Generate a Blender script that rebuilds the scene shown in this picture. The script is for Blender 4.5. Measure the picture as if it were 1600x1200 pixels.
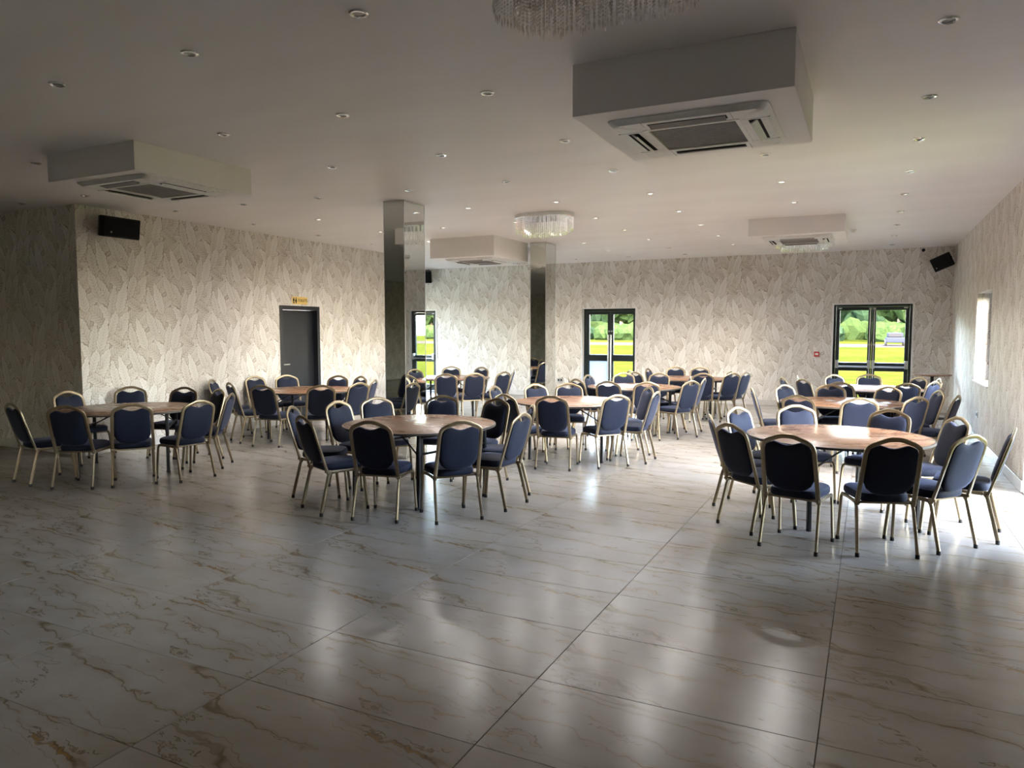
import bpy, bmesh, math, random
from mathutils import Vector, Matrix
random.seed(7)
SC = bpy.context.scene
COL = SC.collection
PI = math.pi
for o in list(bpy.data.objects):
    bpy.data.objects.remove(o)

# ---------------------------------------------------------------- camera
CAM_H = 1.617
yaw, pitch, roll = 0.4577, 0.0744, -0.001
fw = Vector((-math.sin(yaw)*math.cos(pitch), math.cos(yaw)*math.cos(pitch), -math.sin(pitch)))
rt = Vector((math.cos(yaw), math.sin(yaw), 0)); up = rt.cross(fw)
r2 = rt*math.cos(roll) + up*math.sin(roll); u2 = up*math.cos(roll) - rt*math.sin(roll)
cd = bpy.data.cameras.new('camera'); cam = bpy.data.objects.new('camera', cd); COL.objects.link(cam)
m = Matrix((r2, u2, -fw)).transposed().to_4x4(); m.translation = (0, 0, CAM_H)
cam.matrix_world = m
cd.sensor_fit = 'HORIZONTAL'; cd.sensor_width = 36; cd.lens = 36*1134.6/1600; cd.clip_end = 600
SC.camera = cam

# ---------------------------------------------------------------- sky, sun, exposure
SC.view_settings.view_transform = 'Standard'; SC.view_settings.look = 'None'
SC.view_settings.gamma = 1; SC.view_settings.use_curve_mapping = False
SC.view_settings.exposure = 2.1
W = bpy.data.worlds.new('sky'); SC.world = W; W.use_nodes = True
wn = W.node_tree; bg = wn.nodes['Background']
sky = wn.nodes.new('ShaderNodeTexSky'); sky.sky_type = 'NISHITA'; sky.sun_disc = False
sky.sun_elevation = math.radians(52); sky.sun_rotation = math.radians(150)
sky.air_density = 1.0; sky.dust_density = 3.0; sky.ozone_density = 1.0
hz = wn.nodes.new('ShaderNodeMix'); hz.data_type = 'RGBA'; hz.blend_type = 'MULTIPLY'; hz.inputs[0].default_value = 1; hz.inputs[7].default_value = (1.0, .86, .81, 1)
wn.links.new(sky.outputs[0], hz.inputs[6]); wn.links.new(hz.outputs[2], bg.inputs[0]); bg.inputs[1].default_value = SKY_STRENGTH = 4.0
sl = bpy.data.lights.new('sun', 'SUN'); sl.energy = 2.6; sl.angle = math.radians(1.5); sl.color = (1.0, .96, .88)
sun = bpy.data.objects.new('sun', sl); COL.objects.link(sun)
sun.rotation_euler = Vector((-.10, .58, -.80)).to_track_quat('-Z', 'Y').to_euler()
SPOT_W = 27.0
try:
    SC.cycles.max_bounces = 10; SC.cycles.diffuse_bounces = 6; SC.cycles.glossy_bounces = 5
    SC.cycles.transparent_max_bounces = 16; SC.cycles.use_denoising = True; SC.cycles.use_adaptive_sampling = True; SC.cycles.adaptive_threshold = .02
    SC.cycles.sample_clamp_indirect = 6.0; SC.cycles.caustics_reflective = False; SC.cycles.caustics_refractive = False
except Exception:
    pass

# ---------------------------------------------------------------- node helpers
class X:
    """tiny expression builder over Math nodes"""
    def __init__(s, nt, v): s.nt, s.v = nt, v
    def op(s, name, *a):
        n = s.nt.nodes.new('ShaderNodeMath'); n.operation = name
        for i, q in enumerate((s,)+a):
            if isinstance(q, X):
                if isinstance(q.v, (int, float)): n.inputs[i].default_value = q.v
                else: s.nt.links.new(q.v, n.inputs[i])
            else: n.inputs[i].default_value = q
        return X(s.nt, n.outputs[0])
    def __add__(s, o): return s.op('ADD', o)
    def __sub__(s, o): return s.op('SUBTRACT', o)
    def __mul__(s, o): return s.op('MULTIPLY', o)
    def __truediv__(s, o): return s.op('DIVIDE', o)
    def __rsub__(s, o): return X(s.nt, float(o)).op('SUBTRACT', s)
    __radd__ = __add__; __rmul__ = __mul__
    def fract(s): return s.op('FRACT')
    def floor(s): return s.op('FLOOR')
    def abs(s): return s.op('ABSOLUTE')
    def sin(s): return s.op('SINE')
    def min(s, o): return s.op('MINIMUM', o)
    def max(s, o): return s.op('MAXIMUM', o)
    def pow(s, o): return s.op('POWER', o)
    def clamp(s): return s.op('MINIMUM', 1.0).op('MAXIMUM', 0.0)

def new_mat(name):
    m = bpy.data.materials.new(name); m.use_nodes = True
    return m, m.node_tree, m.node_tree.nodes['Principled BSDF']

def noise(nt, vec, scale, detail=3, rough=.5, dist=0.0):
    n = nt.nodes.new('ShaderNodeTexNoise'); n.inputs['Scale'].default_value = scale
    n.inputs['Detail'].default_value = detail; n.inputs['Roughness'].default_value = rough
    n.inputs['Distortion'].default_value = dist
    if vec is not None: nt.links.new(vec, n.inputs['Vector'])
    return X(nt, n.outputs['Fac'])

def ramp(nt, fac, stops):
    r = nt.nodes.new('ShaderNodeValToRGB')
    e = r.color_ramp.elements
    while len(e) < len(stops): e.new(0.5)
    for k, (p, c) in enumerate(stops):
        e[k].position = p; e[k].color = (*c, 1)
    nt.links.new(fac.v, r.inputs[0]); return r.outputs[0]

def mixc(nt, fac, a, b):
    n = nt.nodes.new('ShaderNodeMix'); n.data_type = 'RGBA'
    for sock, q in ((n.inputs[0], fac), (n.inputs[6], a), (n.inputs[7], b)):
        if isinstance(q, X): nt.links.new(q.v, sock)
        elif isinstance(q, tuple): sock.default_value = (*q, 1)
        elif isinstance(q, (int, float)): sock.default_value = q
        else: nt.links.new(q, sock)
    return n.outputs[2]

def coords(nt, kind='Object'):
    n = nt.nodes.new('ShaderNodeTexCoord'); return n.outputs[kind]

def position(nt):
    g = nt.nodes.new('ShaderNodeNewGeometry'); s = nt.nodes.new('ShaderNodeSeparateXYZ')
    nt.links.new(g.outputs['Position'], s.inputs[0])
    return X(nt, s.outputs[0]), X(nt, s.outputs[1]), X(nt, s.outputs[2])

def combine(nt, x, y, z):
    n = nt.nodes.new('ShaderNodeCombineXYZ')
    for i, q in enumerate((x, y, z)):
        if isinstance(q, X): nt.links.new(q.v, n.inputs[i])
        else: n.inputs[i].default_value = q
    return n.outputs[0]

def bump(nt, b, h, strength=.2, dist=.01):
    n = nt.nodes.new('ShaderNodeBump'); n.inputs['Strength'].default_value = strength
    n.inputs['Distance'].default_value = dist
    nt.links.new(h.v, n.inputs['Height']); nt.links.new(n.outputs[0], b.inputs['Normal'])

def plain(name, col, rough=.5, metal=0.0, spec=.5, vary=.06, scale=25, bmp=0.0):
    m, nt, b = new_mat(name)
    f = noise(nt, coords(nt), scale, 4)
    lo = tuple(c*(1-vary) for c in col); hi = tuple(min(1, c*(1+vary)) for c in col)
    nt.links.new(ramp(nt, f, [(.3, lo), (.7, hi)]), b.inputs['Base Color'])
    b.inputs['Roughness'].default_value = rough; b.inputs['Metallic'].default_value = metal
    b.inputs['Specular IOR Level'].default_value = spec
    if bmp: bump(nt, b, f, bmp, .004)
    return m

# ---------------------------------------------------------------- materials
def mat_wallpaper():
    m, nt, b = new_mat('leaf_wallpaper')
    x, y, z = position(nt)
    CW, CH = .56, .50
    wn_ = noise(nt, combine(nt, x + y, z, 0.0), 7.0, 2) - .5
    u0 = x + y + wn_*.03
    v = X(nt, .5) * 1.0
    # (offset a, offset b, angle deg, half length, half width, tone)
    layers = [(.02, .05, 6, .25, .13, .50), (.30, .30, -12, .25, .13, .54), (.16, .18, 46, .25, .11, .48), (.44, .43, -50, .25, .11, .54),
              (.10, .36, 24, .25, .105, .60), (.38, .10, -30, .25, .10, .62), (.52, .24, 58, .23, .075, .56), (.25, .46, -42, .23, .08, .66),
              (.20, .24, 10, .22, .06, .62), (.47, .02, -20, .21, .06, .68), (.07, .20, 16, .24, .07, .74)]
    val = None
    for a, bb, th, L, Wd, tone in layers:
        zz = (z + bb) / CH
        uu = (u0 + a + zz.floor()*.27) / CW
        par = (((uu.floor() + zz.floor())*.5).fract()*2.0).op('ROUND')
        lu = (uu.fract() - .5) * CW * (1 - par*2.0)
        lv = (zz.fract() - .5) * CH
        c, s = math.cos(math.radians(th)), math.sin(math.radians(th))
        px = lu*c + lv*s; py = lv*c - lu*s
        ax = px.abs()
        sy = py / L
        w = ((1 - sy*sy).max(0.0).pow(.75) * Wd) * (1.0 - sy*.25)
        w = w + (py*110.0).sin()*.005 + (py*37.0).sin()*.006
        gate = ((1 - sy*sy)*30).clamp()
        msk = ((w - ax)/.004).clamp() * gate
        shd = ((w - ax + .012)/.012).clamp() * gate
        stripe = ((py - ax*.8)*150.0).sin()
        rib = (1 - ax/.0045).clamp()
        leaf = stripe*.085 + sy*.15 + tone - rib*.22 + (ax/w.max(.004)).pow(3.0)*.17
        if val is None: val = X(nt, .42)*1.0
        val = val*(1 - shd*.46)
        val = val + (leaf - val)*msk
    n1 = noise(nt, combine(nt, u0, z, 0.0), 2.2, 3)
    val = val + (n1 - .5)*.28
    col = ramp(nt, val, [(.08, (.23, .175, .125)), (.30, (.43, .37, .30)), (.50, (.63, .585, .52)), (.85, (.81, .785, .74))])
    nt.links.new(col, b.inputs['Base Color'])
    b.inputs['Roughness'].default_value = .55
    bump(nt, b, val, .25, .004)
    return m

def mat_marble():
    m, nt, b = new_mat('veined_marble_tile')
    tc = coords(nt)
    oi = nt.nodes.new('ShaderNodeObjectInfo')
    rnd = (X(nt, oi.outputs['Random'])*3.0).floor()
    s = nt.nodes.new('ShaderNodeSeparateXYZ'); nt.links.new(tc, s.inputs[0])
    x, y = X(nt, s.outputs[0]), X(nt, s.outputs[1])
    k = rnd*3.7
    # warp
    wv = combine(nt, x + k, y, k)
    w1 = noise(nt, wv, 2.3, 4, .6) - .5
    w2 = noise(nt, combine(nt, x + k + 5.2, y, k), 6.0, 4, .6) - .5
    yy = y + x*.10 + w1*.26 + w2*.06
    # long thin veins
    va = noise(nt, combine(nt, x*.32 + k, yy*2.8, k), 1.2, 2, .5)
    thin = (1 - (va - .5).abs()/.010).clamp()
    vb = noise(nt, combine(nt, x*.5 + k + 9, yy*3.6, k), 1.5, 2, .5)
    thin2 = (1 - (vb - .47).abs()/.010).clamp()
    gate = ((noise(nt, combine(nt, x*1.2 + k, y*2.0, k + 4), 1.8, 2) - .38)/.10).clamp()
    gate2 = ((noise(nt, combine(nt, x + k, y*2.0, k + 8), 2.4, 2) - .47)/.10).clamp()
    soft = (1 - (va - .5).abs()/.06).clamp()
    # gold flecks : wedge blobs hugging the veins
    gb = noise(nt, combine(nt, x*1.25 + k, yy*4.2, k + 2), 1.9, 5, .66)
    gold = ((gb - .615)/.03).clamp() * ((soft + .25)).clamp()
    edge = ((gb - .607)/.01).clamp() * (1 - ((gb - .627)/.01).clamp())
    base = ramp(nt, noise(nt, combine(nt, x + k, y*1.6, 0.0), 3.0, 4), [(.3, (.335, .305, .27)), (.7, (.39, .365, .335))])
    c1 = mixc(nt, soft*.40*gate, base, (.25, .20, .13))
    c2 = mixc(nt, thin*.85*gate, c1, (.155, .105, .052))
    c3 = mixc(nt, thin2*.6*gate2, c2, (.185, .135, .078))
    c4 = mixc(nt, gold*.85, c3, (.27, .155, .048))
    c5 = mixc(nt, edge*.6, c4, (.10, .06, .022))
    nt.links.new(c5, b.inputs['Base Color'])
    pr = position(nt)
    rg = noise(nt, combine(nt, pr[0], pr[1], 0.0), 1.3, 4)
    b.inputs['Specular IOR Level'].default_value = .38
    nt.links.new((rg*.12 + .17).v, b.inputs['Roughness'])
    bump(nt, b, noise(nt, combine(nt, pr[0], pr[1], 0.0), 9.0, 3), .05, .004)
    return m

def mat_wood():
    m, nt, b = new_mat('varnished_brown_plywood')
    tc = coords(nt); s = nt.nodes.new('ShaderNodeSeparateXYZ'); nt.links.new(tc, s.inputs[0])
    x, y = X(nt, s.outputs[0]), X(nt, s.outputs[1])
    g = noise(nt, combine(nt, x*1.2, y*9.0, 0.0), 2.2, 5, .6, .6)
    p = noise(nt, combine(nt, x, y*2.2, 3.0), 3.2, 4, .6)
    c = ramp(nt, g*.6 + p*.4, [(.32, (.13, .062, .032)), (.5, (.235, .12, .062)), (.68, (.36, .20, .115))])
    nt.links.new(c, b.inputs['Base Color'])
    nt.links.new((p*.35 + .12).v, b.inputs['Roughness'])
    b.inputs['Specular IOR Level'].default_value = .55
    bump(nt, b, noise(nt, combine(nt, x*2.5, y*7.0, 0.0), 4.0, 3), .55, .006)
    return m

def mat_fabric(name, c1, c2):
    m, nt, b = new_mat(name)
    v = nt.nodes.new('ShaderNodeTexVoronoi'); v.inputs['Scale'].default_value = 95
    nt.links.new(coords(nt), v.inputs['Vector'])
    nt.links.new(ramp(nt, X(nt, v.outputs['Distance']), [(.1, c2), (.5, c1)]), b.inputs['Base Color'])
    b.inputs['Roughness'].default_value = .75; b.inputs['Sheen Weight'].default_value = .22
    b.inputs['Sheen Roughness'].default_value = .4; b.inputs['Sheen Tint'].default_value = (.55, .6, .9, 1)
    b.inputs['Specular IOR Level'].default_value = .3
    return m

def mat_glass(name='window_glass', tint=(.93, .97, .95)):
    m, nt, b = new_mat(name); nt.nodes.remove(b)
    t = nt.nodes.new('ShaderNodeBsdfTransparent'); t.inputs[0].default_value = (*tint, 1)
    g = nt.nodes.new('ShaderNodeBsdfGlossy'); g.inputs['Roughness'].default_value = .02
    f = nt.nodes.new('ShaderNodeFresnel'); f.inputs[0].default_value = 1.3
    mx = nt.nodes.new('ShaderNodeMixShader')
    nt.links.new(f.outputs[0], mx.inputs[0]); nt.links.new(t.outputs[0], mx.inputs[1]); nt.links.new(g.outputs[0], mx.inputs[2])
    nt.links.new(mx.outputs[0], nt.nodes['Material Output'].inputs[0])
    return m

def mat_crystal():
    m, nt, b = new_mat('cut_crystal'); nt.nodes.remove(b)
    t = nt.nodes.new('ShaderNodeBsdfTransparent'); t.inputs[0].default_value = (.97, .97, .97, 1)
    g = nt.nodes.new('ShaderNodeBsdfGlossy'); g.inputs['Roughness'].default_value = .05
    g.inputs[0].default_value = (.97, .96, .95, 1)
    mx = nt.nodes.new('ShaderNodeMixShader'); mx.inputs[0].default_value = .55
    nt.links.new(t.outputs[0], mx.inputs[1]); nt.links.new(g.outputs[0], mx.inputs[2])
    nt.links.new(mx.outputs[0], nt.nodes['Material Output'].inputs[0])
    return m

def mat_frosted():
    m, nt, b = new_mat('frosted_pane'); nt.nodes.remove(b)
    t = nt.nodes.new('ShaderNodeBsdfTranslucent'); t.inputs[0].default_value = (.30, .33, .37, 1)
    g = nt.nodes.new('ShaderNodeBsdfDiffuse'); g.inputs[0].default_value = (.55, .60, .66, 1)
    mx = nt.nodes.new('ShaderNodeMixShader'); mx.inputs[0].default_value = .2
    nt.links.new(t.outputs[0], mx.inputs[1]); nt.links.new(g.outputs[0], mx.inputs[2])
    nt.links.new(mx.outputs[0], nt.nodes['Material Output'].inputs[0])
    return m

def mat_ceiling():
    m, nt, b = new_mat('white_ceiling_paint')
    x, y, z = position(nt)
    f = noise(nt, combine(nt, x*.35, y*1.5, 0.0), 1.4, 4)
    nt.links.new(ramp(nt, f, [(.3, (.83, .80, .78)), (.7, (.88, .855, .84))]), b.inputs['Base Color'])
    nt.links.new((f*.2 + .38).v, b.inputs['Roughness'])
    b.inputs['Specular IOR Level'].default_value = .35
    return m

def mat_grass():
    m, nt, b = new_mat('mown_grass')
    x, y, z = position(nt)
    v = combine(nt, x, y, 0.0)
    f = noise(nt, v, .9, 6, .7)*.6 + noise(nt, v, .12, 4)*.4
    nt.links.new(ramp(nt, f, [(.35, (.0085, .0125, .0018)), (.5, (.0155, .0195, .0028)), (.65, (.0235, .0260, .0052))]), b.inputs['Base Color'])
    b.inputs['Roughness'].default_value = 1; b.inputs['Specular IOR Level'].default_value = 0
    bump(nt, b, noise(nt, v, 8.0, 5), .6, .05)
    return m

def mat_leaf(name, a, c):
    m, nt, b = new_mat(name)
    f = noise(nt, coords(nt), 3.0, 6, .75)
    nt.links.new(ramp(nt, f, [(.35, a), (.65, c)]), b.inputs['Base Color'])
    b.inputs['Roughness'].default_value = 1; b.inputs['Specular IOR Level'].default_value = 0
    bump(nt, b, f, .8, .2)
    return m

def mat_mirror():
    m, nt, b = new_mat('mirror_glass')
    f = noise(nt, coords(nt), 1.5, 3)
    nt.links.new(ramp(nt, f, [(.3, (.70, .735, .715)), (.7, (.74, .77, .75))]), b.inputs['Base Color'])
    b.inputs['Metallic'].default_value = 1.0; b.inputs['Roughness'].default_value = .015
    return m

M = dict(
    wallpaper=mat_wallpaper(), marble=mat_marble(), wood=mat_wood(), ceiling=mat_ceiling(), grass=mat_grass(),
    glass=mat_glass(), crystal=mat_crystal(), mirror=mat_mirror(),
    fabric=mat_fabric('navy_upholstery', (.005, .009, .024), (.010, .015, .038)),
    gold=plain('champagne_gold_metal', (.32, .255, .165), .36, .85, vary=.10, scale=60),
    black=plain('black_metal', (.012, .013, .015), .45, .3),
    rubber=plain('black_rubber', (.012, .011, .010), .7),
    edge=plain('table_edge_band', (.10, .085, .07), .35),
    frame=plain('dark_grey_door_frame', (.018, .028, .028), .35, .2),
    doorleaf=plain('charcoal_door_paint', (.013, .0145, .019), .32, vary=.12, scale=3),
    steel=plain('brushed_steel', (.62, .63, .64), .28, .9),
    chrome=plain('chrome_trim', (.75, .75, .74), .15, 1.0),
    grout=plain('grey_grout', (.13, .12, .105), .85),
    skirt=plain('pale_marble_skirting', (.60, .57, .53), .3, vary=.10, scale=7),
    white=plain('white_plastic', (.74, .74, .71), .35),
    plaster=plain('white_reveal_paint', (.80, .79, .76), .6),
    grille=plain('grey_intake_grille', (.30, .28, .27), .6),
    dark=plain('dark_slot', (.008, .008, .009), .8, spec=.15),
    speaker=plain('black_speaker_cabinet', (.005, .006, .008), .5, spec=.25),
    red=plain('red_plastic', (.55, .03, .03), .4),
    goldplate=plain('gold_sign_plate', (.83, .60, .19), .35, .3),
    lens_glow=None, lens=plain('downlight_lens', (.35, .34, .32), .25, .3),
    road=plain('pale_gravel_path', (.022, .019, .0175), .95, spec=0, vary=.2, scale=2),
    timber=plain('yellow_timber', (.045, .028, .009), .6, vary=.2, scale=4),
    board=mat_frosted(),
    car=plain('blue_grey_car_paint', (.012, .014, .024), .9, spec=.05),
    bark=plain('tree_bark', (.12, .09, .06), .9, vary=.3, scale=4),
    leafa=mat_leaf('dark_foliage', (.005, .012, .0065), (.015, .027, .014)),
    leafb=mat_leaf('bright_foliage', (.007, .014, .005), (.019, .030, .010)),
    outer=plain('outer_wall_render', (.45, .43, .40), .8),
)

# ---------------------------------------------------------------- mesh helpers
def link(name, bm, mat, parent=None, smooth=False, kind=None):
    bmesh.ops.recalc_face_normals(bm, faces=bm.faces)
    me = bpy.data.meshes.new(name); bm.to_mesh(me); bm.free()
    me.materials.append(M[mat] if isinstance(mat, str) else mat)
    if smooth:
        for p in me.polygons: p.use_smooth = True
        try: me.set_sharp_from_angle(angle=math.radians(40))
        except Exception: pass
    o = bpy.data.objects.new(name, me); COL.objects.link(o)
    if parent is not None: o.parent = parent
    if kind: o['kind'] = kind
    return o

def tag(o, label, cat, group=None):
    o['label'] = label; o['category'] = cat
    if group: o['group'] = group
    return o

def thing(name, label, cat, loc=(0, 0, 0), rz=0.0, group=None):
    o = bpy.data.objects.new(name, None); COL.objects.link(o)
    o.empty_display_size = .1
    o.location = loc; o.rotation_euler = (0, 0, rz)
    return tag(o, label, cat, group)

def struct_empty(name, loc=(0, 0, 0)):
    o = bpy.data.objects.new(name, None); COL.objects.link(o); o.location = loc; o['kind'] = 'structure'
    return o

def copy_tree(o, parent=None):
    c = o.copy(); COL.objects.link(c); c.parent = parent
    for ch in o.children: copy_tree(ch, c)
    return c

def box(bm, x0, x1, y0, y1, z0, z1, bev=0.0, mat=None):
    vs = [bm.verts.new((x, y, z)) for z in (z0, z1) for y in (y0, y1) for x in (x0, x1)]
    if mat: 
        for v in vs: v.co = mat @ v.co
    fs = [bm.faces.new([vs[i] for i in f]) for f in ((0, 2, 3, 1), (4, 5, 7, 6), (0, 1, 5, 4), (2, 6, 7, 3), (0, 4, 6, 2), (1, 3, 7, 5))]
    if bev:
        es = list({e for f in fs for e in f.edges})
        bmesh.ops.bevel(bm, geom=es, offset=bev, segments=2, affect='EDGES', profile=.6)
    return fs

def bx(name, mat, dims, parent=None, bev=0.0, kind=None, smooth=False):
    bm = bmesh.new(); box(bm, *dims, bev=bev); return link(name, bm, mat, parent, smooth, kind)

def cyl(bm, p0, p1, r0, r1=None, n=12, caps=True):
    r1 = r0 if r1 is None else r1
    p0, p1 = Vector(p0), Vector(p1); d = (p1-p0).normalized()
    a = d.orthogonal().normalized(); b = d.cross(a)
    R = []
    for p, r in ((p0, r0), (p1, r1)):
        R.append([bm.verts.new(p + (a*math.cos(2*PI*k/n) + b*math.sin(2*PI*k/n))*r) for k in range(n)])
    for k in range(n): bm.faces.new((R[0][k], R[0][(k+1) % n], R[1][(k+1) % n], R[1][k]))
    if caps: bm.faces.new(R[0][::-1]); bm.faces.new(R[1])

def round_path(pts, rad, seg=4):
    """round the corners of a polyline"""
    P = [Vector(p) for p in pts]; out = [P[0]]
    for i in range(1, len(P)-1):
        a, b, c = P[i-1], P[i], P[i+1]
        r = min(rad, (b-a).length*.45, (c-b).length*.45)
        s = b + (a-b).normalized()*r; e = b + (c-b).normalized()*r
        for k in range(seg+1):
            t = k/seg
            out.append(s*(1-t)**2 + b*2*t*(1-t) + e*t*t)
    out.append(P[-1]); return out

def tube(bm, pts, w, h, ref=Vector((0, 1, 0)), n=8, power=.7):
    """sweep a rounded section: w across (perpendicular to ref), h along ref"""
    rings = []
    for i, p in enumerate(pts):
        a = pts[max(i-1, 0)]; b = pts[min(i+1, len(pts)-1)]
        t = (b-a).normalized()
        s = t.cross(ref)
        if s.length < 1e-4: s = t.orthogonal()
        s.normalize(); r = s.cross(t).normalized()
        ring = []
        for k in range(n):
            an = 2*PI*(k+.5)/n
            c, q = math.cos(an), math.sin(an)
            c = math.copysign(abs(c)**power, c); q = math.copysign(abs(q)**power, q)
            ring.append(bm.verts.new(p + s*c*w/2 + r*q*h/2))
        rings.append(ring)
    for A, B in zip(rings, rings[1:]):
        for k in range(n): bm.faces.new((A[k], A[(k+1) % n], B[(k+1) % n], B[k]))
    bm.faces.new(rings[0][::-1]); bm.faces.new(rings[-1])

def pad(bm, outline, depth_fn, rings):
    """closed cushion from an outline (list of (a,b)); rings = [(scale, offset)] from back centre to front centre; depth_fn maps (a,b,off)->xyz"""
    ca = sum(p[0] for p in outline)/len(outline); cb = sum(p[1] for p in outline)/len(outline)
    R = []
    for s, off in rings:
        R.append([bm.verts.new(depth_fn(ca+(a-ca)*s, cb+(b-cb)*s, off)) for a, b in outline])
    n = len(outline)
    for A, B in zip(R, R[1:]):
        for k in range(n): bm.faces.new((A[k], A[(k+1) % n], B[(k+1) % n], B[k]))
    for ring, (s, off) in ((R[0], rings[0]), (R[-1], rings[-1])):
        c = bm.verts.new(depth_fn(ca, cb, off))
        for k in range(n): bm.faces.new((ring[k], ring[(k+1) % n], c))

def mat_lens_glow():
    m, nt, b = new_mat('downlight_lens_added_glow')
    b.inputs['Base Color'].default_value = (.5, .48, .45, 1)
    b.inputs['Emission Color'].default_value = (1, .93, .82, 1); b.inputs['Emission Strength'].default_value = .8  # glow added to go with the fill spots; these downlights are off
    return m
M['lens_glow'] = mat_lens_glow()

# ================================================================ THE ROOM
XR, XL, YB, H = 1.40, -9.05, 16.33, 3.206
YC = 5.90            # dark return wall facing the camera side
YE = 13.2            # far end of the left wall
XREC = -12.6         # left end of the recess behind the left wall
YF, XLL = -5.5, -14.0
T = .30

def wall(name, axis, c0, c1, a0, a1, holes=(), mat='wallpaper', z1=H):
    """wall slab between c0..c1 across, a0..a1 along, with holes (a0,a1,z0,z1)"""
    bm = bmesh.new()
    cuts = sorted({a0, a1, *[h[0] for h in holes], *[h[1] for h in holes]})
    for s, e in zip(cuts, cuts[1:]):
        hs = [h for h in holes if h[0] <= s+1e-6 and h[1] >= e-1e-6]
        segs = [(0.0, z1)] if not hs else [(0.0, hs[0][2]), (hs[0][3], z1)]
        for q0, q1 in segs:
            if q1-q0 < 1e-4: continue
            if axis == 'x': box(bm, s, e, c0, c1, q0, q1)
            else: box(bm, c0, c1, s, e, q0, q1)
    bmesh.ops.remove_doubles(bm, verts=bm.verts, dist=1e-4)
    return link(name, bm, mat, kind='structure')

FD = (-.70, .745, 0.0, 2.135)      # double exit doors
ED = (-6.20, -4.86, 0.0, 2.125)    # single glass doorway
LD = (-11.75, -10.27, 0.0, 2.135)  # glass doors behind the pillar
wall('wall_back', 'x', YB, YB+T, XREC, XR+T, [LD, ED, FD])
RW = [(-3.4, -2.2, .95, 2.05), (6.2, 8.6, 0.0, 2.95), (11.25, 12.72, .85, 2.145)]  # first: unseen, added for foreground fill; second: out of view, enlarged for light
RSW = (13.7, 15.7, 0.0, 2.6)   # unseen glazing added at the recess end to light the far room
wall('wall_right', 'y', XR, XR+T, YF, YB, RW)
TD = (9.40, 10.40, 0.0, 2.04)
wall('wall_left', 'y', XL-T, XL, YC, YE, [TD])
wall('wall_left_return', 'x', YC, YC+T, XLL, XL-T)
wall('wall_recess', 'x', YE-T, YE, XREC, XL-T)
wall('wall_recess_side', 'y', XREC-T, XREC, YE-T, YB+T, [RSW])
wall('wall_far_left', 'y', XLL-T, XLL, YF, YC+T)
wall('wall_front', 'x', YF-T, YF, XLL-T, XR+T)

bm = bmesh.new(); box(bm, XLL-T, XR+T, YF-T, YB+T, H, H+.25)
link('ceiling', bm, 'ceiling', kind='structure')

# floor: grout bed + large format tiles (1.2 x 0.6)
bm = bmesh.new(); box(bm, XLL-T, XR+T, YF-T, YB+T, -.22, -.006)
floor = link('floor', bm, 'grout', kind='structure')
TX0, TY0 = -.1364, 2.9806
def tile_mesh():
    bm = bmesh.new(); g = .0016
    box(bm, -.6+g, .6-g, -.3+g*.7, .3-g*.7, -.012, 0.0)
    top = [e for e in bm.edges if all(v.co.z > -.001 for v in e.verts)]
    bmesh.ops.bevel(bm, geom=top, offset=.0012, segments=1, affect='EDGES')
    me = bpy.data.meshes.new('tile'); bm.to_mesh(me); bm.free(); me.materials.append(M['marble']); return me
TM = tile_mesh()
cells = []
hw, hh = .62, .47
for i in range(-12, 3):
    for j in range(-16, 24):
        cx, cy = TX0 + 1.2*i + .6, TY0 + .6*j + .3
        if not (XLL-.7 < cx < XR+.7 and YF-.4 < cy < YB+.4): continue
        d = Vector((cx, cy, -CAM_H)); dep = d.dot(fw)
        vis = dep > .8 and abs(d.dot(rt)/dep) < .80 and cx < XR+.55 and not (cy > YC+.4 and cx < XL-.7 and cy < YE)
        cells.append((0 if vis else 1, d.length, cx, cy))
cells.sort()
rest = bmesh.new(); g = .0016
for k, (nv, dist, cx, cy) in enumerate(cells):
    x0, x1, y0, y1 = max(cx-.6, XLL), min(cx+.6, XR), max(cy-.3, YF), min(cy+.3, YB)
    whole = (x1-x0 > 1.199 and y1-y0 > .599)
    if x1-x0 < .02 or y1-y0 < .02: continue
    if k < 296:
        if whole:
            o = bpy.data.objects.new('tile', TM); COL.objects.link(o); o.location = (cx, cy, 0)
        else:
            b2 = bmesh.new(); box(b2, x0-cx+g, x1-cx-g, y0-cy+g, y1-cy-g, -.012, 0)
            o = link('tile', b2, 'marble'); o.location = (cx, cy, 0)
        o.parent = floor
    else:
        box(rest, x0+g, x1-g, y0+g, y1-g, -.012, 0)
rt_ = link('tile_field', rest, 'marble', floor); rt_['kind'] = 'stuff'

# skirting
def skirting(name, segs):
    bm = bmesh.new()
    for s in segs: box(bm, *s, 0.0, .118, bev=.003)
    return link(name, bm, 'skirt', kind='structure')
skirting('baseboard_back', [(XREC, LD[0], YB-.014, YB), (LD[1], ED[0], YB-.014, YB), (ED[1], FD[0], YB-.014, YB), (FD[1], XR, YB-.014, YB)])
skirting('baseboard_right', [(XR-.014, XR, 1.0, 6.2), (XR-.014, XR, 8.6, YB-.014)])
skirting('baseboard_left', [(XL, XL+.014, YC-.014, TD[0]-.07), (XL, XL+.014, TD[1]+.07, YE)])
skirting('baseboard_left_return', [(XLL, XL, YC-.014, YC)])
bm = bmesh.new()
box(bm, XR-.019, XR, 8.6, YB-.014, .118, .126)
link('trim_1', bm, 'chrome', kind='structure')

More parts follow.
